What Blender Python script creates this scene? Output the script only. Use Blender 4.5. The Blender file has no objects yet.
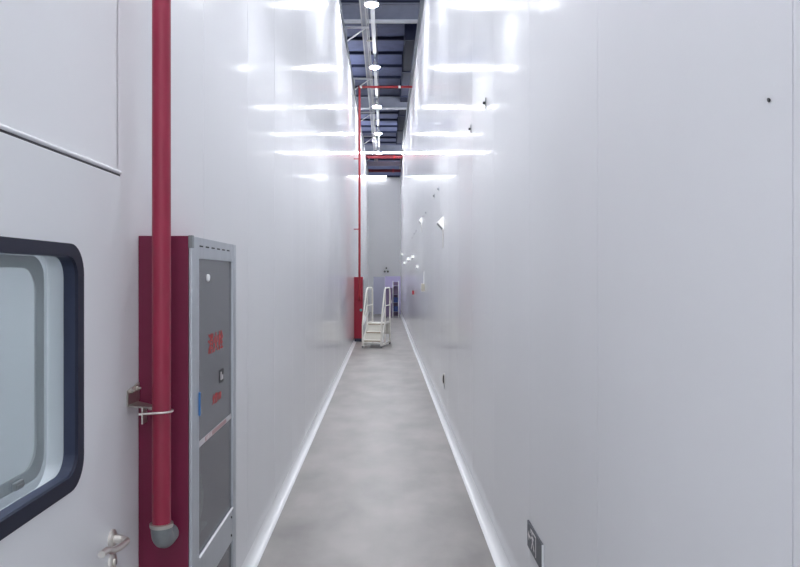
import bpy, bmesh, math, random
from mathutils import Vector, Matrix
random.seed(7)
C = bpy.context.scene.collection
A, B, EYE = 0.812, 0.707, 1.70        # left wall, right wall, eye height
F = 720.0
LT, RT = EYE+4.85, EYE+5.15           # wall tops
END = 34.0
# ---------------------------------------------------------------- materials
def mat(name, col, rough=.5, metal=0, **k):
    m = bpy.data.materials.new(name); m.use_nodes = True
    b = m.node_tree.nodes['Principled BSDF']
    b.inputs['Base Color'].default_value = (*col, 1)
    b.inputs['Roughness'].default_value = rough
    b.inputs['Metallic'].default_value = metal
    for n, v in k.items(): b.inputs[n.replace('_', ' ')].default_value = v
    return m
def noisy(m, scale, amount, stretch=(1,1,1), rough=None, bump=0, detail=6):
    """mottle the base colour (and roughness) with object-space noise"""
    nt = m.node_tree; N = nt.nodes; L = nt.links; b = N['Principled BSDF']
    tc = N.new('ShaderNodeTexCoord'); mp = N.new('ShaderNodeMapping'); mp.inputs['Scale'].default_value = stretch
    no = N.new('ShaderNodeTexNoise'); no.inputs['Scale'].default_value = scale; no.inputs['Detail'].default_value = detail
    L.new(tc.outputs['Object'], mp.inputs['Vector']); L.new(mp.outputs['Vector'], no.inputs['Vector'])
    c = b.inputs['Base Color'].default_value[:3]
    r = N.new('ShaderNodeValToRGB')
    r.color_ramp.elements[0].position = .3; r.color_ramp.elements[1].position = .7
    r.color_ramp.elements[0].color = (*[x*(1-amount) for x in c], 1)
    r.color_ramp.elements[1].color = (*[min(1, x*(1+amount)) for x in c], 1)
    L.new(no.outputs['Fac'], r.inputs['Fac']); L.new(r.outputs['Color'], b.inputs['Base Color'])
    if rough:
        mr = N.new('ShaderNodeMapRange'); mr.inputs['To Min'].default_value = rough[0]; mr.inputs['To Max'].default_value = rough[1]
        L.new(no.outputs['Fac'], mr.inputs['Value']); L.new(mr.outputs['Result'], b.inputs['Roughness'])
    if bump:
        bp = N.new('ShaderNodeBump'); bp.inputs['Strength'].default_value = 1; bp.inputs['Distance'].default_value = bump
        L.new(no.outputs['Fac'], bp.inputs['Height']); L.new(bp.outputs['Normal'], b.inputs['Normal'])
    return m
def emit(name, col, s):
    m = mat(name, col, .5); b = m.node_tree.nodes['Principled BSDF']
    b.inputs['Emission Color'].default_value = (*col, 1); b.inputs['Emission Strength'].default_value = s
    return m
M_panel = noisy(mat('coated_steel_panel', (.87,.876,.90), .085, IOR=1.08), .7, .012, (1,2,.5))
M_floor = noisy(mat('grey_epoxy', (.335,.318,.308), .42), 1.5, .26, (1.6,1,1), rough=(.32,.5), detail=9)
M_alu_white = mat('white_cove', (.85,.86,.88), .3)
M_cap = noisy(mat('galvanised_cap', (.13,.14,.155), .4, .3), 5, .05)
M_deck = noisy(mat('dark_roof_deck', (.10,.115,.215), .7), 3, .15)
M_purlin = mat('dark_purlin', (.018,.024,.06), .6)
M_beam = noisy(mat('grey_beam', (.20,.21,.26), .5), 4, .1)
M_flange = mat('pale_flange', (.62,.64,.68), .45)
M_duct = noisy(mat('dark_duct', (.012,.015,.038), .8), 3, .15)
M_tray = mat('galvanised_tray', (.42,.43,.44), .5, .2)
M_bracket = mat('pale_bracket', (.62,.63,.66), .4, .2)
M_redpipe = noisy(mat('red_pipe_paint', (.29,.016,.05), .38), 9, .16, (1,1,.4), rough=(.3,.5))
M_redpipe2 = mat('bright_red_paint', (.34,.015,.025), .35)
M_redmain = mat('deep_red_main', (.16,.008,.018), .5)
M_redcab = noisy(mat('crimson_cabinet', (.165,.006,.042), .5), 3, .06)
M_redcab2 = mat('signal_red_cabinet', (.36,.012,.04), .4)
M_plinth = mat('dark_plinth', (.03,.035,.07), .5)
M_alu = noisy(mat('brushed_aluminium', (.50,.53,.57), .35, .55), 40, .05, (1,1,.05))
M_steel = mat('zinc_steel', (.55,.53,.49), .3, .9)
M_chrome = mat('satin_chrome', (.75,.72,.68), .38, 1)
M_elbow = noisy(mat('grey_iron_elbow', (.22,.24,.25), .4, .3), 30, .1)
M_darkslot = mat('dark_slot', (.03,.03,.035), .7)
M_navy = mat('navy_window_frame', (.006,.009,.028), .6)
M_navy2 = mat('navy_gasket', (.022,.030,.065), .6)
M_seal = mat('dark_seal', (.05,.05,.06), .6)
M_door = noisy(mat('door_skin', (.80,.815,.84), .3), 1, .01)
M_bead = mat('pale_bead', (.75,.77,.8), .3)
M_interior = mat('pale_room_wall', (.44,.455,.48), .6)
M_white = mat('white_plastic', (.85,.85,.85), .4)
M_cream = mat('ladder_paint', (.90,.88,.82), .4)
M_tan = mat('tan_tread_edge', (.50,.42,.33), .6)
M_black = mat('black_plastic', (.03,.03,.035), .5)
M_sign = mat('charcoal_sign_plate', (.10,.105,.125), .5)
M_mark = mat('sign_marks', (.78,.75,.76), .5)
M_red = mat('red_lettering', (.55,.035,.035), .5)
M_blue = mat('blue_plastic', (.03,.16,.42), .4)
M_teal = mat('teal_valve', (.15,.40,.42), .4)
M_lilac = noisy(mat('lilac_panel', (.50,.45,.70), .45), 2, .03)
M_lilacgrey = mat('lilac_grey_panel', (.42,.43,.55), .45)
M_purple = mat('dull_purple_metal', (.17,.12,.22), .45)
M_crate = mat('deep_blue_crate', (.04,.07,.25), .5)
M_hose = mat('canvas_hose', (.72,.71,.66), .8)
M_beige = mat('beige_box', (.72,.68,.58), .4)
M_lamp = emit('lamp_diffuser', (.95,.97,1), 92)
M_batten = emit('batten_diffuser', (.94,.97,1), 3)
M_glowwhite = mat('glow_white_housing', (.88,.88,.88), .4); M_glowwhite.node_tree.nodes['Principled BSDF'].inputs['Emission Color'].default_value = (1,.99,.97,1); M_glowwhite.node_tree.nodes['Principled BSDF'].inputs['Emission Strength'].default_value = .09  # faint glow added so the housings show white against the wall
M_trunk = mat('trunking_paint', (.42,.43,.45), .5)
M_lampbody = mat('lamp_body', (.70,.71,.72), .4)
def glassy(name, col, fac, rough=.03):
    m = bpy.data.materials.new(name); m.use_nodes = True; nt = m.node_tree; N = nt.nodes; L = nt.links
    b = N['Principled BSDF']; b.inputs['Base Color'].default_value = (*col,1); b.inputs['Roughness'].default_value = rough
    t = N.new('ShaderNodeBsdfTransparent'); t.inputs['Color'].default_value = (.92,.95,.95,1)
    x = N.new('ShaderNodeMixShader'); x.inputs['Fac'].default_value = fac
    L.new(t.outputs[0], x.inputs[1]); L.new(b.outputs[0], x.inputs[2]); L.new(x.outputs[0], N['Material Output'].inputs['Surface'])
    return m
M_glass = glassy('window_glass', (.45,.50,.52), .30)
M_smoke = glassy('smoked_cabinet_glass', (.25,.25,.28), .62, .12)
# ---------------------------------------------------------------- mesh helpers
def mk(name, bm, m, parent=None, smooth=False):
    bmesh.ops.recalc_face_normals(bm, faces=bm.faces[:])
    me = bpy.data.meshes.new(name); bm.to_mesh(me); bm.free()
    for mm in (m if isinstance(m, (list, tuple)) else [m]): me.materials.append(mm)
    if smooth:
        me.shade_smooth()
        try: me.set_sharp_from_angle(angle=math.radians(40))
        except Exception: pass
    o = bpy.data.objects.new(name, me); C.objects.link(o)
    if parent:
        o.parent = parent; o.matrix_parent_inverse = Matrix.Translation(-parent.location) if parent.type == 'MESH' and False else Matrix.Identity(4)
    return o
def box(bm, x0,x1,y0,y1,z0,z1, bev=0):
    r = bmesh.ops.create_cube(bm, size=1)
    for v in r['verts']:
        v.co = Vector(((x0+x1)/2+v.co.x*(x1-x0), (y0+y1)/2+v.co.y*(y1-y0), (z0+z1)/2+v.co.z*(z1-z0)))
    if bev:
        es = list({e for v in r['verts'] for e in v.link_edges})
        bmesh.ops.bevel(bm, geom=es, offset=bev, segments=2, affect='EDGES', profile=.6)
    return bm
def tube(bm, pts, r, seg=12, cap=True, radii=None):
    pts = [Vector(p) for p in pts]; rings = []
    up = None
    for i, p in enumerate(pts):
        if i == 0: t = pts[1]-p
        elif i == len(pts)-1: t = p-pts[i-1]
        else: t = (pts[i+1]-p).normalized()+(p-pts[i-1]).normalized()
        t.normalize()
        if up is None: up = Vector((0,0,1)) if abs(t.z) < .9 else Vector((1,0,0))
        u = t.cross(up)
        if u.length < 1e-5: u = t.cross(Vector((0,1,0)))
        u.normalize(); w = u.cross(t).normalized(); up = w
        rr = radii[i] if radii else r
        rings.append([bm.verts.new(p+(u*math.cos(2*math.pi*k/seg)+w*math.sin(2*math.pi*k/seg))*rr) for k in range(seg)])
    for a, b in zip(rings, rings[1:]):
        for k in range(seg): bm.faces.new((a[k], a[(k+1)%seg], b[(k+1)%seg], b[k]))
    if cap: bm.faces.new(rings[0]); bm.faces.new(rings[-1][::-1])
    return bm
def lathe(bm, prof, seg=24, c=(0,0,0), axis='z'):
    """profile of (radius, height) turned about an axis through c"""
    c = Vector(c); rings = []
    for r, h in prof:
        ring = []
        for k in range(seg):
            a = 2*math.pi*k/seg; p, q = r*math.cos(a), r*math.sin(a)
            v = {'z': Vector((p,q,h)), 'x': Vector((h,p,q)), 'y': Vector((p,h,q))}[axis]
            ring.append(bm.verts.new(c+v))
        rings.append(ring)
    for a, b in zip(rings, rings[1:]):
        for k in range(seg): bm.faces.new((a[k], a[(k+1)%seg], b[(k+1)%seg], b[k]))
    bm.faces.new(rings[0]); bm.faces.new(rings[-1][::-1])
    return bm
def prism(bm, poly, axis, t0, t1):
    """extrude a 2-D outline along an axis: 'x' -> outline is (y,z), 'y' -> (x,z)"""
    f = (lambda p, t: (t, p[0], p[1])) if axis == 'x' else (lambda p, t: (p[0], t, p[1])) if axis == 'y' else (lambda p, t: (p[0], p[1], t))
    a = [bm.verts.new(f(p, t0)) for p in poly]; b = [bm.verts.new(f(p, t1)) for p in poly]
    n = len(poly)
    bm.faces.new(a); bm.faces.new(b[::-1])
    for k in range(n): bm.faces.new((a[k], a[(k+1)%n], b[(k+1)%n], b[k]))
    return bm
def rrect(y0,y1,z0,z1,r,seg=8):
    out = []
    for cx, cz, a0 in ((y1-r,z1-r,0),(y0+r,z1-r,90),(y0+r,z0+r,180),(y1-r,z0+r,270)):
        for k in range(seg+1):
            a = math.radians(a0+90*k/seg); out.append((cx+r*math.cos(a), cz+r*math.sin(a)))
    return out
def frame_prism(bm, outer, inner, axis, t0, t1):
    f = (lambda p, t: (t, p[0], p[1])) if axis == 'x' else (lambda p, t: (p[0], t, p[1]))
    n = len(outer); R = [[bm.verts.new(f(p, t)) for p in q] for q in (outer, inner) for t in (t0, t1)]
    o0,o1,i0,i1 = R
    for k in range(n):
        j = (k+1) % n
        bm.faces.new((o0[k],o0[j],o1[j],o1[k])); bm.faces.new((i0[k],i0[j],i1[j],i1[k]))
        bm.faces.new((o0[k],o0[j],i0[j],i0[k])); bm.faces.new((o1[k],o1[j],i1[j],i1[k]))
    return bm
NB = bmesh.new
def tag(o, label, cat, group=None, kind=None):
    o['label'] = label; o['category'] = cat
    if group: o['group'] = group
    if kind: o['kind'] = kind
    return o
def struct(o, label=None):
    o['kind'] = 'structure'
    if label: o['label'] = label
    return o
def thing(name, loc, label, cat, group=None, rz=0):
    o = bpy.data.objects.new(name, None); o.empty_display_size = .1; C.objects.link(o)
    o.location = loc; o.rotation_euler.z = rz
    return tag(o, label, cat, group)
def dup(root, loc, label=None):
    r = root.copy(); C.objects.link(r); r.location = loc
    if label: r['label'] = label
    for ch in list(root.children):
        c = ch.copy(); C.objects.link(c); c.parent = r
        for g in list(ch.children):
            d = g.copy(); C.objects.link(d); d.parent = c
    return r
def text_mesh(name, s, size, mtx, m, parent, depth=.0006):
    cu = bpy.data.curves.new(name, 'FONT'); cu.body = s; cu.size = size; cu.align_x = 'CENTER'; cu.align_y = 'CENTER'; cu.extrude = depth
    t = bpy.data.objects.new(name+'_src', cu); C.objects.link(t)
    bpy.context.view_layer.update()
    dg = bpy.context.evaluated_depsgraph_get()
    me = bpy.data.meshes.new_from_object(t.evaluated_get(dg)); me.transform(mtx)
    bpy.data.objects.remove(t); me.materials.clear(); me.materials.append(m)
    o = bpy.data.objects.new(name, me); C.objects.link(o); o.parent = parent
    return o
# ---------------------------------------------------------------- setting
Y0, Y1 = -3.2, 37.0
bm = NB(); box(bm, -4.0, 3.0, Y0, Y1, -.1, 0); struct(mk('floor', bm, M_floor), 'grey mottled epoxy floor of the narrow corridor')

def panel_wall(name, x, side, start, width, top, y_end):
    """cleanroom wall: sheet-steel panels, each with its own tiny bow, narrow grooves between; side=+1 means the room lies at +x"""
    bm = NB(); y = start
    while y > Y0: y -= width
    first = True; n = 10; g = .0035
    edges = []
    while y < y_end-.01:
        y2 = min(y+width, y_end); y = max(y, Y0)
        bow = random.uniform(-.0006, .0006); tilt = random.uniform(-.0004, .0004); w2 = random.uniform(-.00012,.00012); ph = random.uniform(0,6)
        cols = []
        for i in range(n+1):
            u = i/n; yy = y+g/2+(y2-y-g)*u
            d = (bow*math.sin(math.pi*u)+tilt*(u-.5)+w2*math.sin(2*math.pi*u*2+ph))*side
            cols.append((bm.verts.new((x+d, yy, 0)), bm.verts.new((x+d, yy, top))))
        for a, b in zip(cols, cols[1:]): f = bm.faces.new((a[0], b[0], b[1], a[1])); f.smooth = True
        # groove
        xb = x-.004*side
        q = [bm.verts.new((xb, y2-g/2, 0)), bm.verts.new((xb, y2-g/2, top)), bm.verts.new((xb, y2+g/2, 0)), bm.verts.new((xb, y2+g/2, top))]
        e = [bm.verts.new(cols[-1][0].co), bm.verts.new(cols[-1][1].co)]
        bm.faces.new((e[0], q[0], q[1], e[1])); bm.faces.new((q[0], q[2], q[3], q[1]))
        nx = [bm.verts.new((x, y2+g/2, 0)), bm.verts.new((x, y2+g/2, top))]
        bm.faces.new((q[2], nx[0], nx[1], q[3]))
        y = y2
    box(bm, x-.08*side, x-.006*side, Y0, y_end, 0, top)
    me = bpy.data.meshes.new(name); bm.to_mesh(me); bm.free(); me.materials.append(M_panel)
    o = bpy.data.objects.new(name, me); C.objects.link(o); return struct(o)
wl = panel_wall('wall_left', -A, 1, 2.18, 1.03, LT, END)
wl['label'] = 'tall glossy pale grey steel panel wall on the left'
wr = panel_wall('wall_right', B, -1, 1.25, 1.15, RT, END)
wr['label'] = 'tall glossy pale grey steel panel wall on the right'
# window opening in the left wall's door is cut below with a boolean
bm = NB(); box(bm, -A-.08, B+.08, END, END+.08, 0, EYE+4.72); struct(mk('wall_back', bm, M_panel), 'pale grey end wall closing the corridor')
bm = NB(); box(bm, -4.0, -A-.08, Y0-.1, Y0, 0, 9.1); box(bm, B+.08, 3.0, Y0-.1, Y0, 0, 9.1); box(bm, -A-.08, B+.08, Y0-.1, Y0, 6.6, 9.1); struct(mk('wall_front', bm, M_interior), 'wall behind the viewer with an opening added to light the corridor')  # opening added so world light reaches the near walls
# hall shell above and around
bm = NB(); box(bm, -4.0, 3.0, Y0, 60, 9.1, 9.2); struct(mk('ceiling', bm, M_deck), 'dark blue metal roof deck far above')
bm = NB(); box(bm, -4.1, -4.0, Y0, 60, 0, 9.2); struct(mk('wall_hall_left', bm, M_deck), 'dark outer hall wall on the left')
bm = NB(); box(bm, 3.0, 3.1, Y0, 60, 0, 9.2); struct(mk('wall_hall_right', bm, M_deck), 'dark outer hall wall on the right')
bm = NB(); box(bm, -4.1, 3.1, 60, 60.1, 0, 9.2); struct(mk('wall_hall_back', bm, M_deck), 'dark outer hall wall at the far end')
# coving
def cove(name, x, s, y0, y1, label):
    r = .05; p = [(x, 0)]+[(x+s*(r-r*math.sin(a)), r-r*math.cos(a)) for a in [math.radians(t) for t in range(0, 91, 9)]]
    p = [(x, 0), (x+s*(r+.012), 0), (x+s*(r+.012), .002)]+[(x+s*(r-r*math.sin(math.radians(t))+.001), .002+r-r*math.cos(math.radians(t))) for t in range(0, 91, 9)]+[(x, .062)]
    bm = NB(); prism(bm, p, 'y', y0, y1); o = mk(name, bm, M_alu_white, smooth=True); return struct(o, label)
cove('baseboard_left', -A, 1, Y0, END, 'white coved skirting along the left wall')
cove('baseboard_right', B, -1, Y0, END, 'white coved skirting along the right wall')
# caps along the wall tops
for nm, x, s, t, lip in (('trim_1', -A, 1, LT, .022), ('trim_2', B, -1, RT, .06)):
    bm = NB(); box(bm, min(x-.085*s, x+lip*s), max(x-.085*s, x+lip*s), Y0, END, t-.12, t+.01)
    struct(mk(nm, bm, M_cap), 'metal capping along the top of the %s wall' % ('left' if s > 0 else 'right'))
# ---------------------------------------------------------------- door with window (left wall, nearest)
dy0, dy1, dz1 = .92, 2.172, 2.0
wy0, wy1, wz0, wz1 = 1.20, 1.895, 1.158, 1.78
dx = -A+.014
cut = NB(); prism(cut, rrect(wy0+.008, wy1-.008, wz0+.008, wz1-.008, .07), 'x', -A-.2, -A+.2)
cutter = mk('cutter', cut, M_seal)
def boolean(o):
    m = o.modifiers.new('b', 'BOOLEAN'); m.object = cutter; m.operation = 'DIFFERENCE'; m.solver = 'EXACT'
    bpy.context.view_layer.update()
    dg = bpy.context.evaluated_depsgraph_get()
    me = bpy.data.meshes.new_from_object(o.evaluated_get(dg)); o.modifiers.clear(); o.data = me
# the wall near the door is replaced by pieces around the opening: remove faces there and rebuild flat
bm = bmesh.new(); bm.from_mesh(wl.data)
res = [f for f in bm.faces if (max(v.co.y for v in f.verts) < 2.19 and min(v.co.x for v in f.verts) > -A-.006)]
bmesh.ops.delete(bm, geom=res, context='FACES')
# shorten backing box so it starts past the door, then add four blocks round the opening
for v in bm.verts:
    if v.co.x < -A-.0055 and abs(v.co.y-Y0) < .01: v.co.y = 2.19
fx = -A
def wb(y0,y1,z0,z1): box(bm, fx-.08, fx, y0, y1, z0, z1)
wb(Y0, wy0, 0, LT-.001); wb(wy1, 2.1775, 0, LT-.001); wb(wy0, wy1, 0, wz0); wb(wy0, wy1, wz1, LT-.001)
# corner fillers of the rounded opening
for (cy, cz, sy, sz) in ((wy0,wz0,1,1),(wy1,wz0,-1,1),(wy0,wz1,1,-1),(wy1,wz1,-1,-1)):
    r = .07; arc = [(cy+sy*(r-r*math.sin(math.radians(a))), cz+sz*(r-r*math.cos(math.radians(a)))) for a in range(0, 91, 10)]
    prism(bm, [(cy, cz)]+arc, 'x', fx-.08, fx)
bm.to_mesh(wl.data); bm.free()
for o in [cutter]: pass
bm = NB(); box(bm, -A+.0005, dx, dy0, dy1, .012, dz1, .003)
door = mk('door_1', bm, M_door); struct(door, 'pale grey flush steel door with a round-cornered window')
boolean(door)
bpy.data.objects.remove(cutter)
door.data.materials.clear(); door.data.materials.append(M_door)
# window frame, gasket and pane
bm = NB(); frame_prism(bm, rrect(wy0-.006,wy1+.002,wz0-.004,wz1+.002,.078), rrect(wy0+.034,wy1-.034,wz0+.034,wz1-.030,.055), 'x', dx-.006, dx+.004)
mk('window_frame', bm, M_navy, door)
bm = NB(); frame_prism(bm, rrect(wy0+.030,wy1-.030,wz0+.030,wz1-.026,.057), rrect(wy0+.035,wy1-.035,wz0+.035,wz1-.031,.054), 'x', dx-.034, dx-.004)
gk = mk('gasket', bm, M_navy2, door)
bm = NB(); prism(bm, rrect(wy0+.029,wy1-.029,wz0+.029,wz1-.025,.057), 'x', dx-.038, dx-.033)
mk('window_pane', bm, M_glass, door)
bm = NB(); frame_prism(bm, rrect(wy0+.03,wy1-.03,wz0+.03,wz1-.03,.06), rrect(wy0+.07,wy1-.07,wz0+.06,wz1-.06,.06), 'x', dx-.092, dx-.086)
mk('inner_frame', bm, mat('pale_inner_frame', (.13,.145,.155), .5), door)
# small vent plug at the foot of the pane
bm = NB(); box(bm, dx-.033, dx-.024, 1.600, 1.640, wz0+.062, wz0+.080, .003); box(bm, dx-.024, dx-.021, 1.606, 1.634, wz0+.068, wz0+.074)
mk('vent_plug', bm, M_elbow, door)
# head bead: dark gap under pale bead
bm = NB(); box(bm, -A, -A+.010, dy0-.03, 2.176, dz1+.001, dz1+.007); mk('head_gasket', bm, M_seal, door)
bm = NB(); tube(bm, [(-A+.009, dy0-.03, dz1+.012), (-A+.009, 2.176, dz1+.012)], .006, 10); mk('head_bead', bm, M_bead, door, True)
# lever handle + key cylinder
bm = NB(); hy, hz = 2.095, .935
lathe(bm, [(.027,0),(.027,.007),(.022,.010),(.012,.011),(.012,.030)], 24, (dx, hy, hz), 'x')
pts = [(dx+.028, hy, hz)]+[(dx+.028+.024*math.sin(math.radians(a)), hy-.024*(1-math.cos(math.radians(a))), hz) for a in range(15, 91, 15)]
pts += [(dx+.052, hy-.08, hz+.004), (dx+.052, hy-.13, hz+.015), (dx+.052, hy-.165, hz+.030), (dx+.052, hy-.205, hz+.034)]
tube(bm, pts, .0095, 14); mk('door_handle', bm, M_chrome, door, True)
bm = NB(); lathe(bm, [(.026,0),(.026,.006),(.022,.009),(.011,.009),(.011,.014),(.009,.015)], 24, (dx, hy, .868), 'x'); kc = mk('lock_cylinder', bm, M_chrome, door, True)
bm = NB(); box(bm, dx+.0148, dx+.016, hy-.0015, hy+.0015, .861, .875); mk('keyhole', bm, M_black, kc)
# room seen through the pane
bm = NB(); box(bm, -3.6, -A-.081, -1.0, 5.0, 0.001, 2.9)
for f in list(bm.faces):
    if f.calc_center_median().x > -A-.1: bm.faces.remove(f)
mk('r', bm, M_interior); r_ = bpy.data.objects['r']; r_.name = 'wall_side_room'; struct(r_, 'pale walls of the room behind the door')
bm = NB(); box(bm, -2.6, -2.3, .6, 3.4, 2.83, 2.88, .01); box(bm, -2.58, -2.32, .63, 3.37, 2.822, 2.83)
pl = tag(mk('panel_light', bm, emit('panel_light_diffuser', (.92,.94,1), 8.0)), 'ceiling light in the room seen through the door window', 'light')
# ---------------------------------------------------------------- wall-mounted hydrant cabinets
def cabinet(y0, y1, prot, z0, z1, label, detail):
    t = thing('fire_hydrant_cabinet', (-A, y0, 0), label, 'fire cabinet')
    W, H0 = y1-y0, z0
    xf = prot
    # carcass: open-fronted box
    bm = NB(); th = .012
    box(bm, 0.001, .012, 0, W, z0, z1)
    box(bm, .012, xf-.0125, 0, th, z0, z1); box(bm, .012, xf-.0125, W-th, W, z0, z1)
    box(bm, .012, xf-.0125, th, W-th, z1-th, z1); box(bm, .012, xf-.0125, th, W-th, z0, z0+th)
    mk('carcass', bm, M_redcab if detail else M_redcab2, t)
    bm = NB(); box(bm, .01, xf-.04, .01, W-.01, .003, z0); mk('plinth', bm, M_plinth, t)
    # door frame
    dr = bpy.data.objects.new('door', None); C.objects.link(dr); dr.parent = t
    fx0, fx1 = xf-.012, xf; p0 = fx0-.012
    sw1, sw2, tr = .092, .062, .072
    bm = NB()
    box(bm, fx0, fx1, 0, sw1, z0, z1, .004); box(bm, fx0, fx1, W-sw2, W, z0, z1, .004)
    box(bm, fx0+.001, fx1-.002, sw1, W-sw2, z1-tr, z1-.001); box(bm, fx0+.001, fx1-.002, sw1, W-sw2, z0+.001, z0+.06)
    mk('door_frame', bm, M_alu, dr)
    if not detail:
        bm = NB(); box(bm, p0+.01, p0+.015, sw1, W-sw2, z0+.06, z1-tr); mk('glass_pane', bm, M_smoke, dr)
        bm = NB(); lathe(bm, [(.02,0),(.035,.004),(.035,-.02),(.02,-.022)], 12, (xf-.06, -.006, .82), 'y'); mk('valve_cap', bm, M_teal, t)
        return t
    bm = NB(); box(bm, fx0-.001, fx1+.002, -.002, .018, z1-.04, z1+.002, .002); mk('corner_cap', bm, M_elbow, dr)
    mr0, mr1 = .60, .735
    bm = NB(); box(bm, fx0+.001, fx1-.002, sw1, W-sw2, mr0, mr1, .003); mk('middle_rail', bm, M_alu, dr)
    bm = NB(); tube(bm, [(fx1-.002, sw1, mr1), (fx1-.002, W-sw2, mr1)], .0045, 8); mk('rail_edge', bm, M_bead, dr, True)
    for z in (mr0+.03, mr1-.03):
        bm = NB(); lathe(bm, [(.005,0),(.005,.003),(.003,.004)], 10, (fx1-.002, W-sw2-.03, z), 'x'); mk('screw', bm, M_black, dr)
    bm = NB(); box(bm, p0+.010, p0+.015, sw1, W-sw2, mr1, z1-tr); mk('glass_pane', bm, M_smoke, dr)
    bm = NB(); box(bm, p0+.010, p0+.015, sw1, W-sw2, z0+.06, mr0); mk('glass_pane', bm, M_smoke, dr)
    bm = NB()
    bm.free()
    for k in range(6): bm = NB(); box(bm, fx1-.003, fx1-.001, sw1+.01+k*.085, sw1+.055+k*.085, z1-.032, z1-.027); mk('vent_slot', bm, M_darkslot, dr)
    # lock button
    bm = NB(); lathe(bm, [(.014,0),(.014,.005),(.011,.008),(.004,.009)], 20, (p0+.015, sw1+.145, 1.693), 'x'); mk('lock_button', bm, M_white, dr, True)
    # blue latch on the stile
    bm = NB(); box(bm, fx1, fx1+.006, sw1-.014, sw1-.002, 1.225, 1.305, .002); mk('latch', bm, M_blue, dr)
    R = Matrix(((0,0,1,0),(1,0,0,0),(0,1,0,0),(0,0,0,1)))
    text_mesh('lettering', '消火栓', .080, Matrix.Translation((p0+.016, sw1+.275, 1.445)) @ R, M_red, dr)
    text_mesh('lettering', '火警119', .040, Matrix.Translation((p0+.016, sw1+.29, 1.235)) @ R, M_red, dr)
    bm = NB(); box(bm, p0+.015, p0+.0165, sw1+.33, sw1+.40, 1.285, 1.335); lb = mk('dark_patch', bm, M_black, dr)  # dark rectangle on the pane, carrying pale bars
    bm = NB(); box(bm, p0+.0165, p0+.0172, sw1+.350, sw1+.362, 1.294, 1.326); box(bm, p0+.0165, p0+.0172, sw1+.374, sw1+.390, 1.294, 1.312); mk('patch_bars', bm, M_mark, lb)
    # label strip across the pane
    bm = NB(); box(bm, p0+.015, p0+.0165, sw1, W-sw2, 1.108, 1.128); st = mk('label_strip', bm, mat('pale_strip', (.62,.60,.62), .3), dr)
    bm = NB(); box(bm, p0+.0165, p0+.0172, sw1+.11, W-sw2-.10, 1.110, 1.126); s2 = mk('strip_band', bm, mat('pink_band', (.45,.25,.25), .4), st)
    for k in range(4):
        bm = NB(); box(bm, p0+.0172, p0+.018, sw1+.125+k*.022, sw1+.137+k*.022, 1.112, 1.124)
        if k == 0: allb = bm
        else: box(allb, p0+.0172, p0+.018, sw1+.125+k*.022, sw1+.137+k*.022, 1.112, 1.124); bm.free()
    mk('strip_marks', allb, M_mark, st)
    # hose reel inside
    hr = thing('fire_hose', (-A+prot*.62, y0+W*.30, .90), 'pale canvas hose rolled up inside the nearest red hydrant cabinet', 'hose')
    bm = NB(); pts = []
    for k in range(0, 5*24+1):
        a = 2*math.pi*k/24; r = .035+.017*k/24; pts.append((0, r*math.cos(a), r*math.sin(a)))
    tube(bm, pts, .009, 6)
    for v in bm.verts: v.co.x *= 2.8
    mk('hose_coil', bm, M_hose, hr, True)
    bm = NB(); lathe(bm, [(.024,-.03),(.024,.03)], 16, (0,0,0), 'x'); mk('hose_hub', bm, M_elbow, hr)
    bm = NB(); box(bm, -.03, .03, -.14, .14, -.135, -.125); mk('hose_shelf', bm, M_alu, hr)
    return t
cabinet(2.365, 3.062, .177, .08, 1.832, 'tall red hydrant cabinet with aluminium glass door, nearest on left wall', True)
cabinet(18.6, 19.3, .24, .09, 1.675, 'distant red hydrant cabinet on the left wall beside the white step ladder', False)
# ---------------------------------------------------------------- near riser pipe with elbow and bracket
px, py, pr = -.700, 2.250, .0285
t = thing('riser_pipe', (px, py, .87), 'thick red riser pipe in front of the nearest red cabinet', 'pipe')
bm = NB(); tube(bm, [(0,0,.045), (0,0,7.2-.87)], pr, 28); mk('pipe_run', bm, M_redpipe, t, True)
bm = NB(); R0 = .042
pts = [(0,0,.055),(0,0,.042)]+[(0, R0*(1-math.cos(math.radians(a))), R0*(1-math.sin(math.radians(a)))) for a in range(15, 91, 15)]
pts = [(p[0], p[1], p[2]) for p in pts]+[(0, .0775, 0)]
tube(bm, pts, .0325, 24); mk('elbow', bm, M_elbow, t, True)
bm = NB(); lathe(bm, [(.031,0),(.0355,.001),(.036,.012),(.031,.014)], 24, (0,0,.046)); mk('elbow_collar', bm, M_steel, t, True)
b = thing('pipe_bracket', (-A, 2.26, 1.30), 'zinc angle bracket holding the red riser pipe to the left wall', 'bracket')
bm = NB(); prism(bm, [(-.005,-.01),(-.005,.040),(.10,.052),(.10,-.004),(.05,-.02)], 'x', .001, .006); mk('wall_plate', bm, M_steel, b)
for yy in (.022, .078):
    bm = NB(); lathe(bm, [(.008,0),(.008,.005),(.004,.007),(.004,.012)], 6, (.006, yy, .036), 'x'); mk('bolt', bm, M_steel, b)
bm = NB(); prism(bm, [(.006,-.002),(.082,-.025),(.090,-.020),(.084,.012),(.006,.085)], 'z', -.012, -.007); mk('arm', bm, M_steel, b)
bm = NB(); box(bm, .055, .060, -.028, .012, -.060, -.007); mk('tab', bm, M_steel, b)
bm = NB(); c = Vector((px+A, py-2.26, -.022)); rr = pr+.0045
pts = [(.052, c.y-rr-.001, -.026)]+[(c.x+rr*math.cos(math.radians(a)), c.y+rr*math.sin(math.radians(a)), -.022) for a in range(-90, 91, 10)]+[(.060, c.y+rr, -.022)]
tube(bm, pts, .0035, 8); mk('u_bolt', bm, M_chrome, b, True)
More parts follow.
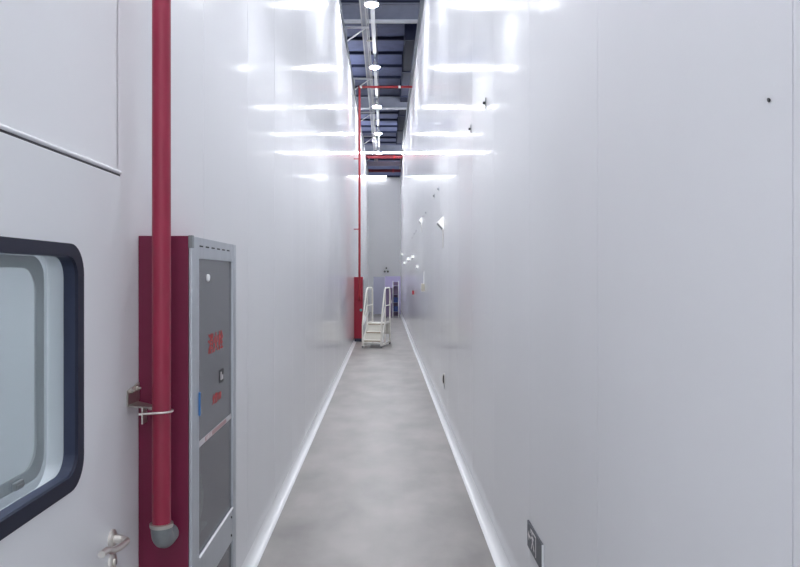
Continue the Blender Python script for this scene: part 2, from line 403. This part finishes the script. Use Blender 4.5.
# distant riser
t = thing('riser_pipe', (-.665, 18.45, 0), 'thin red riser pipe rising past the distant red cabinet to the wall top', 'pipe')
bm = NB(); tube(bm, [(0,0,1.2), (0,0,6.52)], .030, 14); mk('pipe_run', bm, M_redpipe2, t, True)
bm = NB(); tube(bm, [(0,0,1.22),(0,0,1.15),(0,.03,1.10),(0,.13,1.10)], .036, 12); mk('elbow', bm, M_redpipe2, t, True)
for z in (2.9, 4.7):
    bm = NB(); box(bm, -A+.665+.001, -.02, -.015, .015, z-.012, z+.012); lathe(bm, [(.036,-.015),(.036,.015)], 14, (0,0,z)); mk('clamp', bm, M_redpipe2, t)
# crossing pipe at wall top
t = thing('crossing_pipe', (0, 18.45, 6.545), 'thin red pipe crossing overhead between the wall tops above the ladder', 'pipe')
bm = NB(); tube(bm, [(-.70,0,0),(B-.02,0,0)], .030, 14); mk('pipe_run', bm, M_redpipe2, t, True)
for x in (-.63, .36):
    bm = NB(); lathe(bm, [(.035,-.03),(.035,.03)], 14, (x,0,0), 'x'); mk('coupling', bm, M_white, t)
# ---------------------------------------------------------------- roof steel
HB = EYE
def beam(y, zb, depth, label, mw, mf):
    t = thing('roof_beam', (0, y, zb), label, 'beam', 'steel roof beams')
    bm = NB(); box(bm, -3.98, 2.98, -.01, .01, .03, .03+depth); mk('web', bm, mw, t)
    bm = NB(); box(bm, -3.98, 2.98, -.10, .10, 0, .03); mk('bottom_flange', bm, mf, t)
    bm = NB(); box(bm, -3.98, 2.98, -.10, .10, depth+.03, depth+.06); mk('top_flange', bm, mw, t)
hb = 6.0
for i, (yp, lab) in enumerate(((22,'grey steel roof beam with pale flange, nearest the viewer'),(109,'grey steel roof beam, second from the viewer'),(154,'grey steel roof beam with pale flange above the corridor end'))):
    beam(F*hb/(276-yp), EYE+hb, .36, lab, M_beam, M_flange)
for yy in (720*6/254-9.2,):
    beam(yy, EYE+hb, .36, 'grey steel roof beam overhead, above the picture top', M_beam, M_flange)
pur = None
y = 10.5; n = 0
while y < 46:
    if pur is None:
        bm = NB(); box(bm, -3.98, 2.98, -.03, .03, 0, .09)
        pur = tag(mk('roof_purlin', bm, M_purlin), 'dark thin roof purlin running across under the blue roof deck', 'purlin', 'roof purlins'); pur.location = (0, y, 8.86)
    else:
        o = pur.copy(); C.objects.link(o); o.location = (0, y, 8.86)
    y += 1.42
# supports: purlins sit under the deck
bm = NB(); box(bm, -3.98, 2.98, -3, 46, 8.95, 9.1)
struct(mk('trim_3', bm, M_deck), 'dark blue profiled deck sheets')
# dark air duct at right
t = thing('air_duct', (.95, 26.5, 7.95), 'dark blue air duct running above the right wall', 'duct')
bm = NB(); box(bm, -.42, .42, -7.5, 7.5, 0, .55, .02); mk('duct_body', bm, M_duct, t)
for k in range(6):
    bm = NB(); box(bm, -.45, .45, -7.52+k*3, -7.46+k*3, -.03, .58); mk('flange', bm, M_purlin, t)
for k in range(3):
    for x in (-.40, .37):
        bm = NB(); box(bm, x, x+.03, -6+k*5.7, -5.97+k*5.7, .55, 1.0); mk('hanger', bm, M_purlin, t)
# cable tray along left
t = thing('cable_tray', (-.44, 12, EYE+5.2), 'long galvanised cable tray running above the left wall', 'cable tray')
L0, L1 = -2.0, 21.5
bm = NB(); box(bm, -.062, -.038, L0, L1, 0, .07); mk('side_rail', bm, M_tray, t)
bm = NB(); box(bm, .034, .060, L0, L1, 0, .07); mk('side_rail', bm, M_tray, t)
bm = NB(); box(bm, -.038, .034, L0, L1, .02, .024); mk('tray_bottom', bm, M_beam, t)
bm = NB(); tube(bm, [(.085,L0,.03),(.085,L1,.03)], .013, 8); mk('conduit', bm, M_tray, t)
bm = NB(); tube(bm, [(-.015,L0+.1,.035),(-.012,6,.035),(-.015,L1-.1,.035)], .012, 8); mk('cables', bm, M_black, t)
# brackets carrying tray
first = None
for i, y in enumerate((11.2, 15.0, 18.9, 22.8, 26.7, 30.6)):
    lab = 'pale angle bracket on the left wall top under the cable tray'
    if first is None:
        first = t = thing('tray_bracket', (-A, y, LT+.01), lab, 'bracket', 'tray brackets along the left wall top')
        zt = EYE+5.2-LT-.012
        bm = NB(); box(bm, -.55, .47, -.02, .02, zt-.035, zt); mk('arm', bm, M_bracket, t)
        bm = NB(); box(bm, -.03, .01, -.02, .02, 0, zt-.03); mk('post', bm, M_bracket, t)
        bm = NB(); tube(bm, [(.0,0,.03),(.40,0,zt-.03)], .016, 6); mk('brace', bm, M_bracket, t)
    else: dup(first, (-A, y, LT+.01))
# ---------------------------------------------------------------- lamps on their rail
HL = 4.75; lx = -.243
lampdist = [12.6+3.8*k for k in range(-4, 5)]
proto = None
words = {4:'round high-bay lamp, nearest in view overhead',5:'round high-bay lamp, second one along the ceiling line',6:'round high-bay lamp, third one along the ceiling line, just past the crossing pipe',7:'round high-bay lamp, fourth one along the ceiling line',8:'round high-bay lamp, fifth one, just before the corridor end'}
for i, d in enumerate(lampdist):
    loc = (lx, d, EYE+HL)
    lab = words.get(i, 'round high-bay lamp overhead nearer than the picture shows')
    if proto is None:
        proto = t = thing('high_bay_lamp', loc, lab, 'lamp', 'high-bay lamps above the corridor')
        bm = NB(); lathe(bm, [(.118,-.004),(.126,.0),(.128,.02),(.10,.05),(.06,.065),(.035,.07),(.035,.10)], 28); mk('housing', bm, M_lampbody, t, True)
        bm = NB(); lathe(bm, [(.03,-.034),(.075,-.028),(.105,-.015),(.115,-.004)], 28); mk('diffuser', bm, M_lamp, t, True)
        bm = NB(); tube(bm, [(0,0,.10),(0,0,.195)], .01, 8); mk('stem', bm, M_lampbody, t)
    else: dup(proto, loc, lab)
rp = None
for i, d in enumerate(lampdist[:-1]):
    loc = (lx, d+.25, EYE+4.94)
    if rp is None:
        rp = t = thing('light_rail', loc, 'white trunking segment between lamps', 'trunking', 'white trunking segments carrying the lamps')
        bm = NB(); box(bm, -.040, .040, .15, 3.15, 0, .06, .006); mk('trunking', bm, M_trunk, t)
        bm = NB(); box(bm, -.022, .022, 3.15, 3.40, .01, .05); mk('coupler', bm, M_elbow, t)
        bm = NB(); box(bm, -.012, .012, -.30, .15, .0, .05); mk('coupler', bm, M_elbow, t)
        for yy in (.6, 2.8):
            bm = NB(); tube(bm, [(0,yy,.055),(0,yy,2.31)], .006, 6); mk('hanger_rod', bm, M_steel, t)
    else: dup(rp, loc)
for k in (8,):
    bm = NB(); tube(bm, [(0,0,0),(0,0,8.95-EYE-HL-.2)], .01, 8); o = tag(mk('lamp_rod', bm, M_steel), 'thin steel rod holding the %s high-bay lamp' % ('fifth' if k == 8 else 'last'), 'rod'); o.location = (lx, lampdist[k], EYE+HL+.2)
# links between tray and trunking
for d in (15.35, 19.3, 23.2):
    bm = NB(); box(bm, -.10, .10, -.015, .015, 0, .02); o = tag(mk('tie_bar', bm, M_steel), 'short metal tie bar between cable tray and white trunking', 'bracket', 'tie bars'); o.location = (-.31, d, EYE+5.005)
# end of corridor overhead: red mains, lilac-grey beam, batten
for d, hz, lab in ((29.6, 4.9, 'thick red main pipe overhead, nearer of two at the corridor end'),(33.3, 4.87, 'thick red main pipe overhead, just before the end wall')):
    t = thing('main_pipe', (0, d, EYE+hz), lab, 'pipe')
    bm = NB(); tube(bm, [(-A+.002,0,0),(B-.002,0,0)], .072, 18); mk('pipe_run', bm, M_redmain, t, True)
    bm = NB(); lathe(bm, [(.085,-.04),(.085,.04)], 18, (.36,0,0), 'x'); mk('coupling', bm, M_redpipe2, t)
bm = NB(); box(bm, -A+.01, B-.01, -.05, .05, 0, .20); o = tag(mk('cross_channel', bm, mat('lilac_grey_steel', (.30,.26,.33), .5)), 'lilac-grey steel channel crossing between the two red mains', 'beam'); o.location = (0, 31.9, EYE+4.87)
t = thing('linear_light', (0, 28.6, EYE+4.86), 'long white linear light spanning the corridor before the nearer red main', 'light')
bm = NB(); box(bm, -A+.02, B-.02, -.03, .03, .02, .05); mk('diffuser', bm, emit('linear_diffuser', (.95,.97,1), 22), t)
bm = NB(); box(bm, -A+.002, B-.002, -.035, .035, .05, .085); mk('channel', bm, M_flange, t)
t = thing('batten_light', (-.38, END-.10, EYE+4.66), 'white linear batten light at the top of the end wall', 'light')
bm = NB(); box(bm, -.40, .42, -.03, .03, 0, .05); mk('diffuser', bm, M_batten, t)
bm = NB(); box(bm, -.41, .43, .03, .099, 0, .06); mk('batten_body', bm, M_white, t)
bm = NB(); box(bm, 0, .62, -.03, .099, 0, .07); o = tag(mk('cable_duct', bm, M_duct), 'dark blue cable duct beside the batten light on the end wall', 'duct'); o.location = (.06, END-.10, EYE+4.66)
# ---------------------------------------------------------------- right wall fittings
def on_right(px_, py_, k=1.0):
    fd = (px_-385.5)/B; return F/fd, EYE-(py_-276)/fd, fd
def wedge_light(px_, py_, h, prot, ln, label, cable):
    d, z, fd = on_right(px_, py_)
    t = thing('wedge_wall_light', (B, d, z), label, 'wall light')
    bm = NB(); prism(bm, [(0,-h/2),(-.2*prot,-h*.47),(-prot,-.02*h),(-prot,.12*h),(-.25*prot,h/2),(0,h/2)], 'y', -ln/2, ln/2); mk('housing', bm, M_glowwhite, t)
    bm = NB(); prism(bm, [(-.22*prot,-h*.485),(-1.03*prot,-.04*h),(-1.03*prot,.03*h),(-.2*prot,-h*.40)], 'y', -ln/2-.006, ln/2+.006); mk('lens', bm, M_elbow, t)
    if cable:
        bm = NB(); tube(bm, [(-.004,0,-h/2),(-.004,0,-h/2-cable)], .003, 6); mk('cable', bm, M_beige, t)
wedge_light(443.3, 223.5, .155, .075, .16, 'largest white wedge-shaped wall light, nearest on the right wall', .22)
wedge_light(421.5, 221, .13, .05, .14, 'white wall light with brownish underside, second along the right wall', .14)
def sensor(px_, py_, s, label):
    d, z, fd = on_right(px_, py_)
    t = thing('wall_beacon', (B, d, z), label, 'wall light')
    bm = NB(); box(bm, -s*.65, 0, -s*.6, s*.6, -s*.35, s*.5, .006); mk('housing', bm, M_glowwhite, t)
    bm = NB(); lathe(bm, [(s*.28,-s*.6),(s*.36,-s*.36)], 14, (-s*.35,0,0)); mk('lens', bm, M_elbow, t)
sensor(402.8, 254.5, .10, 'small white wall beacon highest and farthest on the right wall')
sensor(405.0, 263.2, .10, 'small white wall beacon lowest of the far cluster on the right wall')
sensor(408.8, 259.3, .09, 'small white wall beacon in the middle of the far cluster')
sensor(413.6, 257.0, .085, 'small white wall beacon on the near side of the far cluster')
sensor(418.0, 267.0, .07, 'small low white wall beacon nearer than the far cluster')
# control box and call point
d, z, fd = on_right(424.5, 287.5)
t = thing('control_box', (B, d, z), 'beige control box on the right wall at eye height', 'box')
bm = NB(); box(bm, -.06, 0, -.09, .09, -.07, .07, .006); mk('housing', bm, M_beige, t)
bm = NB(); box(bm, -.066, -.06, -.05, .05, -.03, .04); mk('cover', bm, M_white, t)
bm = NB(); tube(bm, [(-.012,0,.07),(-.012,0,.30)], .008, 8); mk('conduit', bm, M_white, t)
d, z, fd = on_right(413.8, 292.5)
t = thing('fire_call_point', (B, d, z), 'small red fire alarm call point on the right wall', 'alarm')
bm = NB(); box(bm, -.045, 0, -.05, .05, -.05, .05, .005); mk('housing', bm, M_redpipe2, t)
bm = NB(); box(bm, -.048, -.045, -.03, .03, -.03, .03); mk('press_plate', bm, M_white, t)
# anchors
def anchor(px_, py_, s, label, grp=None):
    d, z, fd = on_right(px_, py_)
    t = thing('wall_anchor', (B, d, z), label, 'anchor', grp)
    bm = NB(); box(bm, -.006, 0, -.007*s, .007*s, -.036*s, .036*s); mk('shank', bm, M_elbow, t)
    bm = NB(); lathe(bm, [(.009*s,-.022),(.011*s,-.014),(.007*s,-.006)], 10, (0,0,.0), 'x'); mk('knob', bm, M_black, t)
anchor(486, 103, 1.0, 'dark metal anchor, highest on the right wall')
anchor(471.2, 129, .95, 'dark metal anchor just below and beyond the highest one')
for i, (a_, b_) in enumerate(((439,189),(434.5,196),(426.2,213),(423.5,216.8),(416.5,231),(414.5,234),(412.3,238))):
    anchor(a_, b_, .8 if i < 2 else .5, 'tiny dark anchor in the row running away along the right wall', 'row of tiny anchors')
d, z, fd = on_right(770, 100)
bm = NB(); prism(bm, [(-.004,-.002),(-.001,-.004),(.003,-.002),(.004,.003),(.001,.004),(-.003,.001)], 'x', -.003, 0)
o = tag(mk('sealed_screw', bm, M_black), 'tiny dark screw head alone on the near right wall', 'screw'); o.location = (B-.0008, d, z)
# low metal latch on the right wall
d, z, fd = on_right(444.6, 379)
t = thing('wall_latch', (B-.001, d, z), 'small metal latch low down on the right wall', 'latch')
bm = NB(); prism(bm, rrect(-.03,.03,-.07,.07,.028,5), 'x', -.006, 0); mk('back_plate', bm, M_chrome, t)
bm = NB(); prism(bm, rrect(-.018,.018,-.05,.045,.016,5), 'x', -.018, -.006); mk('keeper', bm, M_black, t)
bm = NB(); tube(bm, [(-.012,0,.06),(-.020,0,.03),(-.022,0,-.03),(-.010,0,-.06)], .004, 8); mk('ring', bm, M_chrome, t, True)
bm = NB(); tube(bm, [(-.004,0,-.07),(-.004,0,-.12)], .0025, 6); mk('cord', bm, M_elbow, t)
# exit sign plate, near bottom right
yn, yf, zb, zt = 3.205, 3.545, .375, .500
t = thing('exit_sign', (B, yf, zb), 'charcoal exit sign plate with arrow and running figure, low on right wall', 'sign')
bm = NB(); box(bm, -.009, -.001, -(yf-yn), 0, 0, zt-zb, .001); mk('plate', bm, M_sign, t)
bm = NB(); box(bm, -.012, -.001, -(yf-yn)-.0025, -(yf-yn)-.0002, -.004, zt-zb+.003); mk('edge_strip', bm, M_bead, t)
# marks: outline coordinates u (0 = far end, along towards viewer), v up
def mark(name, polys):
    bm = NB()
    for p in polys: prism(bm, [(-u, v) for u, v in p], 'x', -.0102, -.0091)
    mk(name, bm, M_mark, t)
mark('arrow', [[(.022,.064),(.045,.088),(.045,.072),(.045,.056),(.045,.040)], [(.045,.070),(.080,.070),(.080,.058),(.045,.058)]])
mark('running_figure', [
    [(.118+.009*math.cos(a*math.pi/4), .098+.009*math.sin(a*math.pi/4)) for a in range(8)],
    [(.112,.084),(.130,.088),(.140,.060),(.122,.056)],
    [(.112,.084),(.116,.078),(.098,.066),(.093,.072)], [(.130,.088),(.134,.080),(.152,.074),(.152,.082)],
    [(.122,.058),(.132,.058),(.116,.036),(.104,.018),(.097,.022),(.108,.040)],
    [(.130,.060),(.140,.058),(.156,.040),(.168,.036),(.168,.028),(.152,.031)]])
mark('doorway', [[(.150,.112),(.205,.112),(.205,.104),(.150,.104)], [(.196,.104),(.205,.104),(.205,.016),(.196,.016)], [(.085,.112),(.094,.112),(.094,.092),(.085,.092)], [(.085,.112),(.150,.112),(.150,.104),(.085,.104)]])
# ---------------------------------------------------------------- far end group
t = thing('lilac_screen', (0, 31.2, 0), 'lilac partition screen standing across the corridor end', 'screen')
bm = NB(); box(bm, -.02, .66, -.02, .02, .05, 1.69, .004); mk('panel', bm, M_lilac, t)
bm = NB(); box(bm, -.52, -.03, -.02, .02, .05, 1.66, .004); mk('panel', bm, M_lilacgrey, t)
for x in (-.5, -.025, .64):
    bm = NB(); box(bm, x-.015, x+.015, -.2, .2, .004, .05); mk('foot', bm, M_alu, t)
t = thing('twin_head_light', (.04, END-.002, 1.99), 'small twin-head emergency light on the end wall above the screen', 'light')
bm = NB(); box(bm, -.06, .06, -.06, 0, -.05, .03, .005); mk('body', bm, M_white, t)
for s in (-1, 1):
    bm = NB(); lathe(bm, [(.02,-.05),(.045,-.03),(.03,.03)], 14, (s*.075,-.05,-.08), 'y'); mk('lamp_head', bm, M_black, t)
bm = NB(); box(bm, -.03, .03, -.05, -.0, .05, .11); mk('battery_cap', bm, M_black, t)
t = thing('tall_locker', (.15, 29.4, 0), 'dull purple metal locker in front of the lilac screen', 'locker')
bm = NB(); box(bm, -.13, .13, -.2, .2, .05, 1.22, .006); mk('body', bm, M_purple, t)
bm = NB(); box(bm, -.12, .12, -.208, -.2, .08, 1.19); mk('door', bm, M_purple, t)
bm = NB(); box(bm, .08, .10, -.225, -.208, .6, .72); mk('handle', bm, M_chrome, t)
for x in (-.11, .11):
    bm = NB(); box(bm, x-.015, x+.015, -.18, .18, .002, .05); mk('foot', bm, M_black, t)
t = thing('storage_rack', (.42, 29.6, 0), 'narrow pale rack with purple back holding blue crates at corridor end', 'rack')
for x in (-.115, .115):
    for y_ in (-.2, .2):
        bm = NB(); box(bm, x-.013, x+.013, y_-.013, y_+.013, .002, 1.5); mk('post', bm, M_alu_white, t)
for z in (.25, .62, .95, 1.30):
    bm = NB(); box(bm, -.115, .115, -.2, .2, z-.012, z); mk('shelf', bm, M_lilacgrey, t)
bm = NB(); box(bm, -.10, .10, .19, .2, .05, 1.45); mk('back_panel', bm, M_purple, t)
for z, lab in ((.62,'deep blue crate on the middle shelf of the narrow rack'),(.25,'deep blue crate on the bottom shelf of the narrow rack'),(.95,'dark crate on the upper shelf of the narrow rack')):
    t = thing('crate', (.42, 29.58, z), lab, 'crate', 'crates on the rack')
    mm = M_crate if z < .9 else M_purple
    bm = NB(); frame_prism(bm, rrect(-.095,.095,-.16,.16,.01,2), rrect(-.085,.085,-.15,.15,.01,2), 'y', 0, .20)
    bm.free(); bm = NB()
    for a in ((-.095,.095,-.16,-.15),(-.095,.095,.15,.16),(-.095,-.085,-.15,.15),(.085,.095,-.15,.15)): box(bm, a[0],a[1],a[2],a[3],.0005,.20)
    box(bm, -.085,.085,-.15,.15,.0005,.012); mk('tub', bm, mm, t)
    bm = NB(); box(bm, -.10,.10,-.165,-.16,.17,.2); mk('rim', bm, mm, t)
# ---------------------------------------------------------------- white mobile step ladder
t = thing('step_ladder', (-.32, 17.0, 0), 'white mobile step ladder with handrails standing beside the distant red cabinet', 'ladder', None, -math.radians(11))
w = .225
steps = [(.18, .0, .26), (.365, .24, .26), (.55, .48, .62)]
for k, (z, y0, ln) in enumerate(steps):
    bm = NB(); box(bm, -w+.02, w-.02, y0, y0+ln, z-.02, z, .003); s_ = mk('tread', bm, M_cream, t)
    bm = NB(); box(bm, -w+.02, w-.02, y0-.004, y0, z-.035, z-.004); mk('nosing', bm, M_tan, s_)
    bm = NB(); box(bm, -w+.02, w-.02, y0+ln-.012 if k < 2 else .47, y0+ln if k < 2 else .482, z, z+.165) if k < 2 else box(bm, -w+.02, w-.02, 1.09, 1.10, z-.30, z); mk('riser', bm, M_cream, t)
for s in (-1, 1):
    x = s*w
    bm = NB(); prism(bm, [(-.02,.06),(-.02,.20),(.48,.58),(1.10,.58),(1.10,.53),(.52,.53),(.10,.10),(.06,.06)], 'x', x-.015*s-.004, x-.015*s+.014); mk('stringer', bm, M_cream, t)
    # handrail: rises with the steps, runs level, drops at the back
    bm = NB(); tube(bm, [(x,-.01,.10),(x,-.005,.55),(x,.10,.80),(x,.36,1.28),(x,.44,1.37),(x,.54,1.41),(x,.98,1.41),(x,1.07,1.37),(x,1.09,1.28),(x,1.10,.06)], .019, 10); mk('handrail', bm, M_cream, t, True)
    bm = NB(); tube(bm, [(x,.0,.50),(x,.48,.98),(x,1.09,.98)], .014, 8); mk('mid_rail', bm, M_cream, t, True)
    for yy in (.48,):
        bm = NB(); tube(bm, [(x,yy,.06),(x,yy,1.395)], .016, 8); mk('post', bm, M_cream, t, True)
    bm = NB(); box(bm, x-.016, x+.016, -.03, 1.12, .045, .085); mk('base_rail', bm, M_cream, t)
    for yy in (.0, 1.08):
        cm = M_black if yy > .5 else M_cream
        bm = NB()
        if yy > .5: lathe(bm, [(.04,-.015),(.042,0),(.04,.015)], 16, (x, yy, .0425), 'x'); mk('wheel', bm, M_black, t)
        else: tube(bm, [(x,yy,.003),(x,yy,.05)], .022, 10); mk('rubber_foot', bm, M_elbow, t)
bm = NB(); tube(bm, [(-w,.0,.12),(w,.0,.12)], .014, 8); tube(bm, [(-w,1.1,.30),(w,1.1,.30)], .014, 8); tube(bm, [(-w,.48,.30),(w,.48,.30)], .014, 8); mk('cross_bars', bm, M_cream, t, True)
# ---------------------------------------------------------------- world, camera
w_ = bpy.data.worlds.new('World'); bpy.context.scene.world = w_; w_.use_nodes = True
w_.node_tree.nodes['Background'].inputs['Color'].default_value = (.90,.94,1,1)
w_.node_tree.nodes['Background'].inputs['Strength'].default_value = .38
# unseen upward area lights added outside the corridor to light the roof
def roof_fill(x, y, e):
    l = bpy.data.lights.new('roof_fill_light', 'AREA'); l.shape = 'DISK'; l.size = .5; l.energy = e; l.color = (.9,.95,1)
    o = bpy.data.objects.new('roof_fill_light', l); C.objects.link(o); o.location = (x, y, 7.0); o.rotation_euler = (math.pi, 0, 0)
for y in (14, 24, 34): roof_fill(-2.4, y, 25); roof_fill(2.0, y, 25)
cam = bpy.data.cameras.new('Camera'); co = bpy.data.objects.new('Camera', cam); C.objects.link(co)
co.location = (0, 0, EYE); co.rotation_euler = (math.pi/2, 0, 0)
cam.sensor_width = 36; cam.lens = F*36/800; cam.shift_x = 14.5/800; cam.shift_y = -7.5/800
cam.clip_start = .02; cam.clip_end = 200
s = bpy.context.scene; s.camera = co
s.view_settings.view_transform = 'Standard'; s.view_settings.look = 'None'; s.view_settings.gamma = 1; s.view_settings.use_curve_mapping = False
s.view_settings.exposure = 2.4
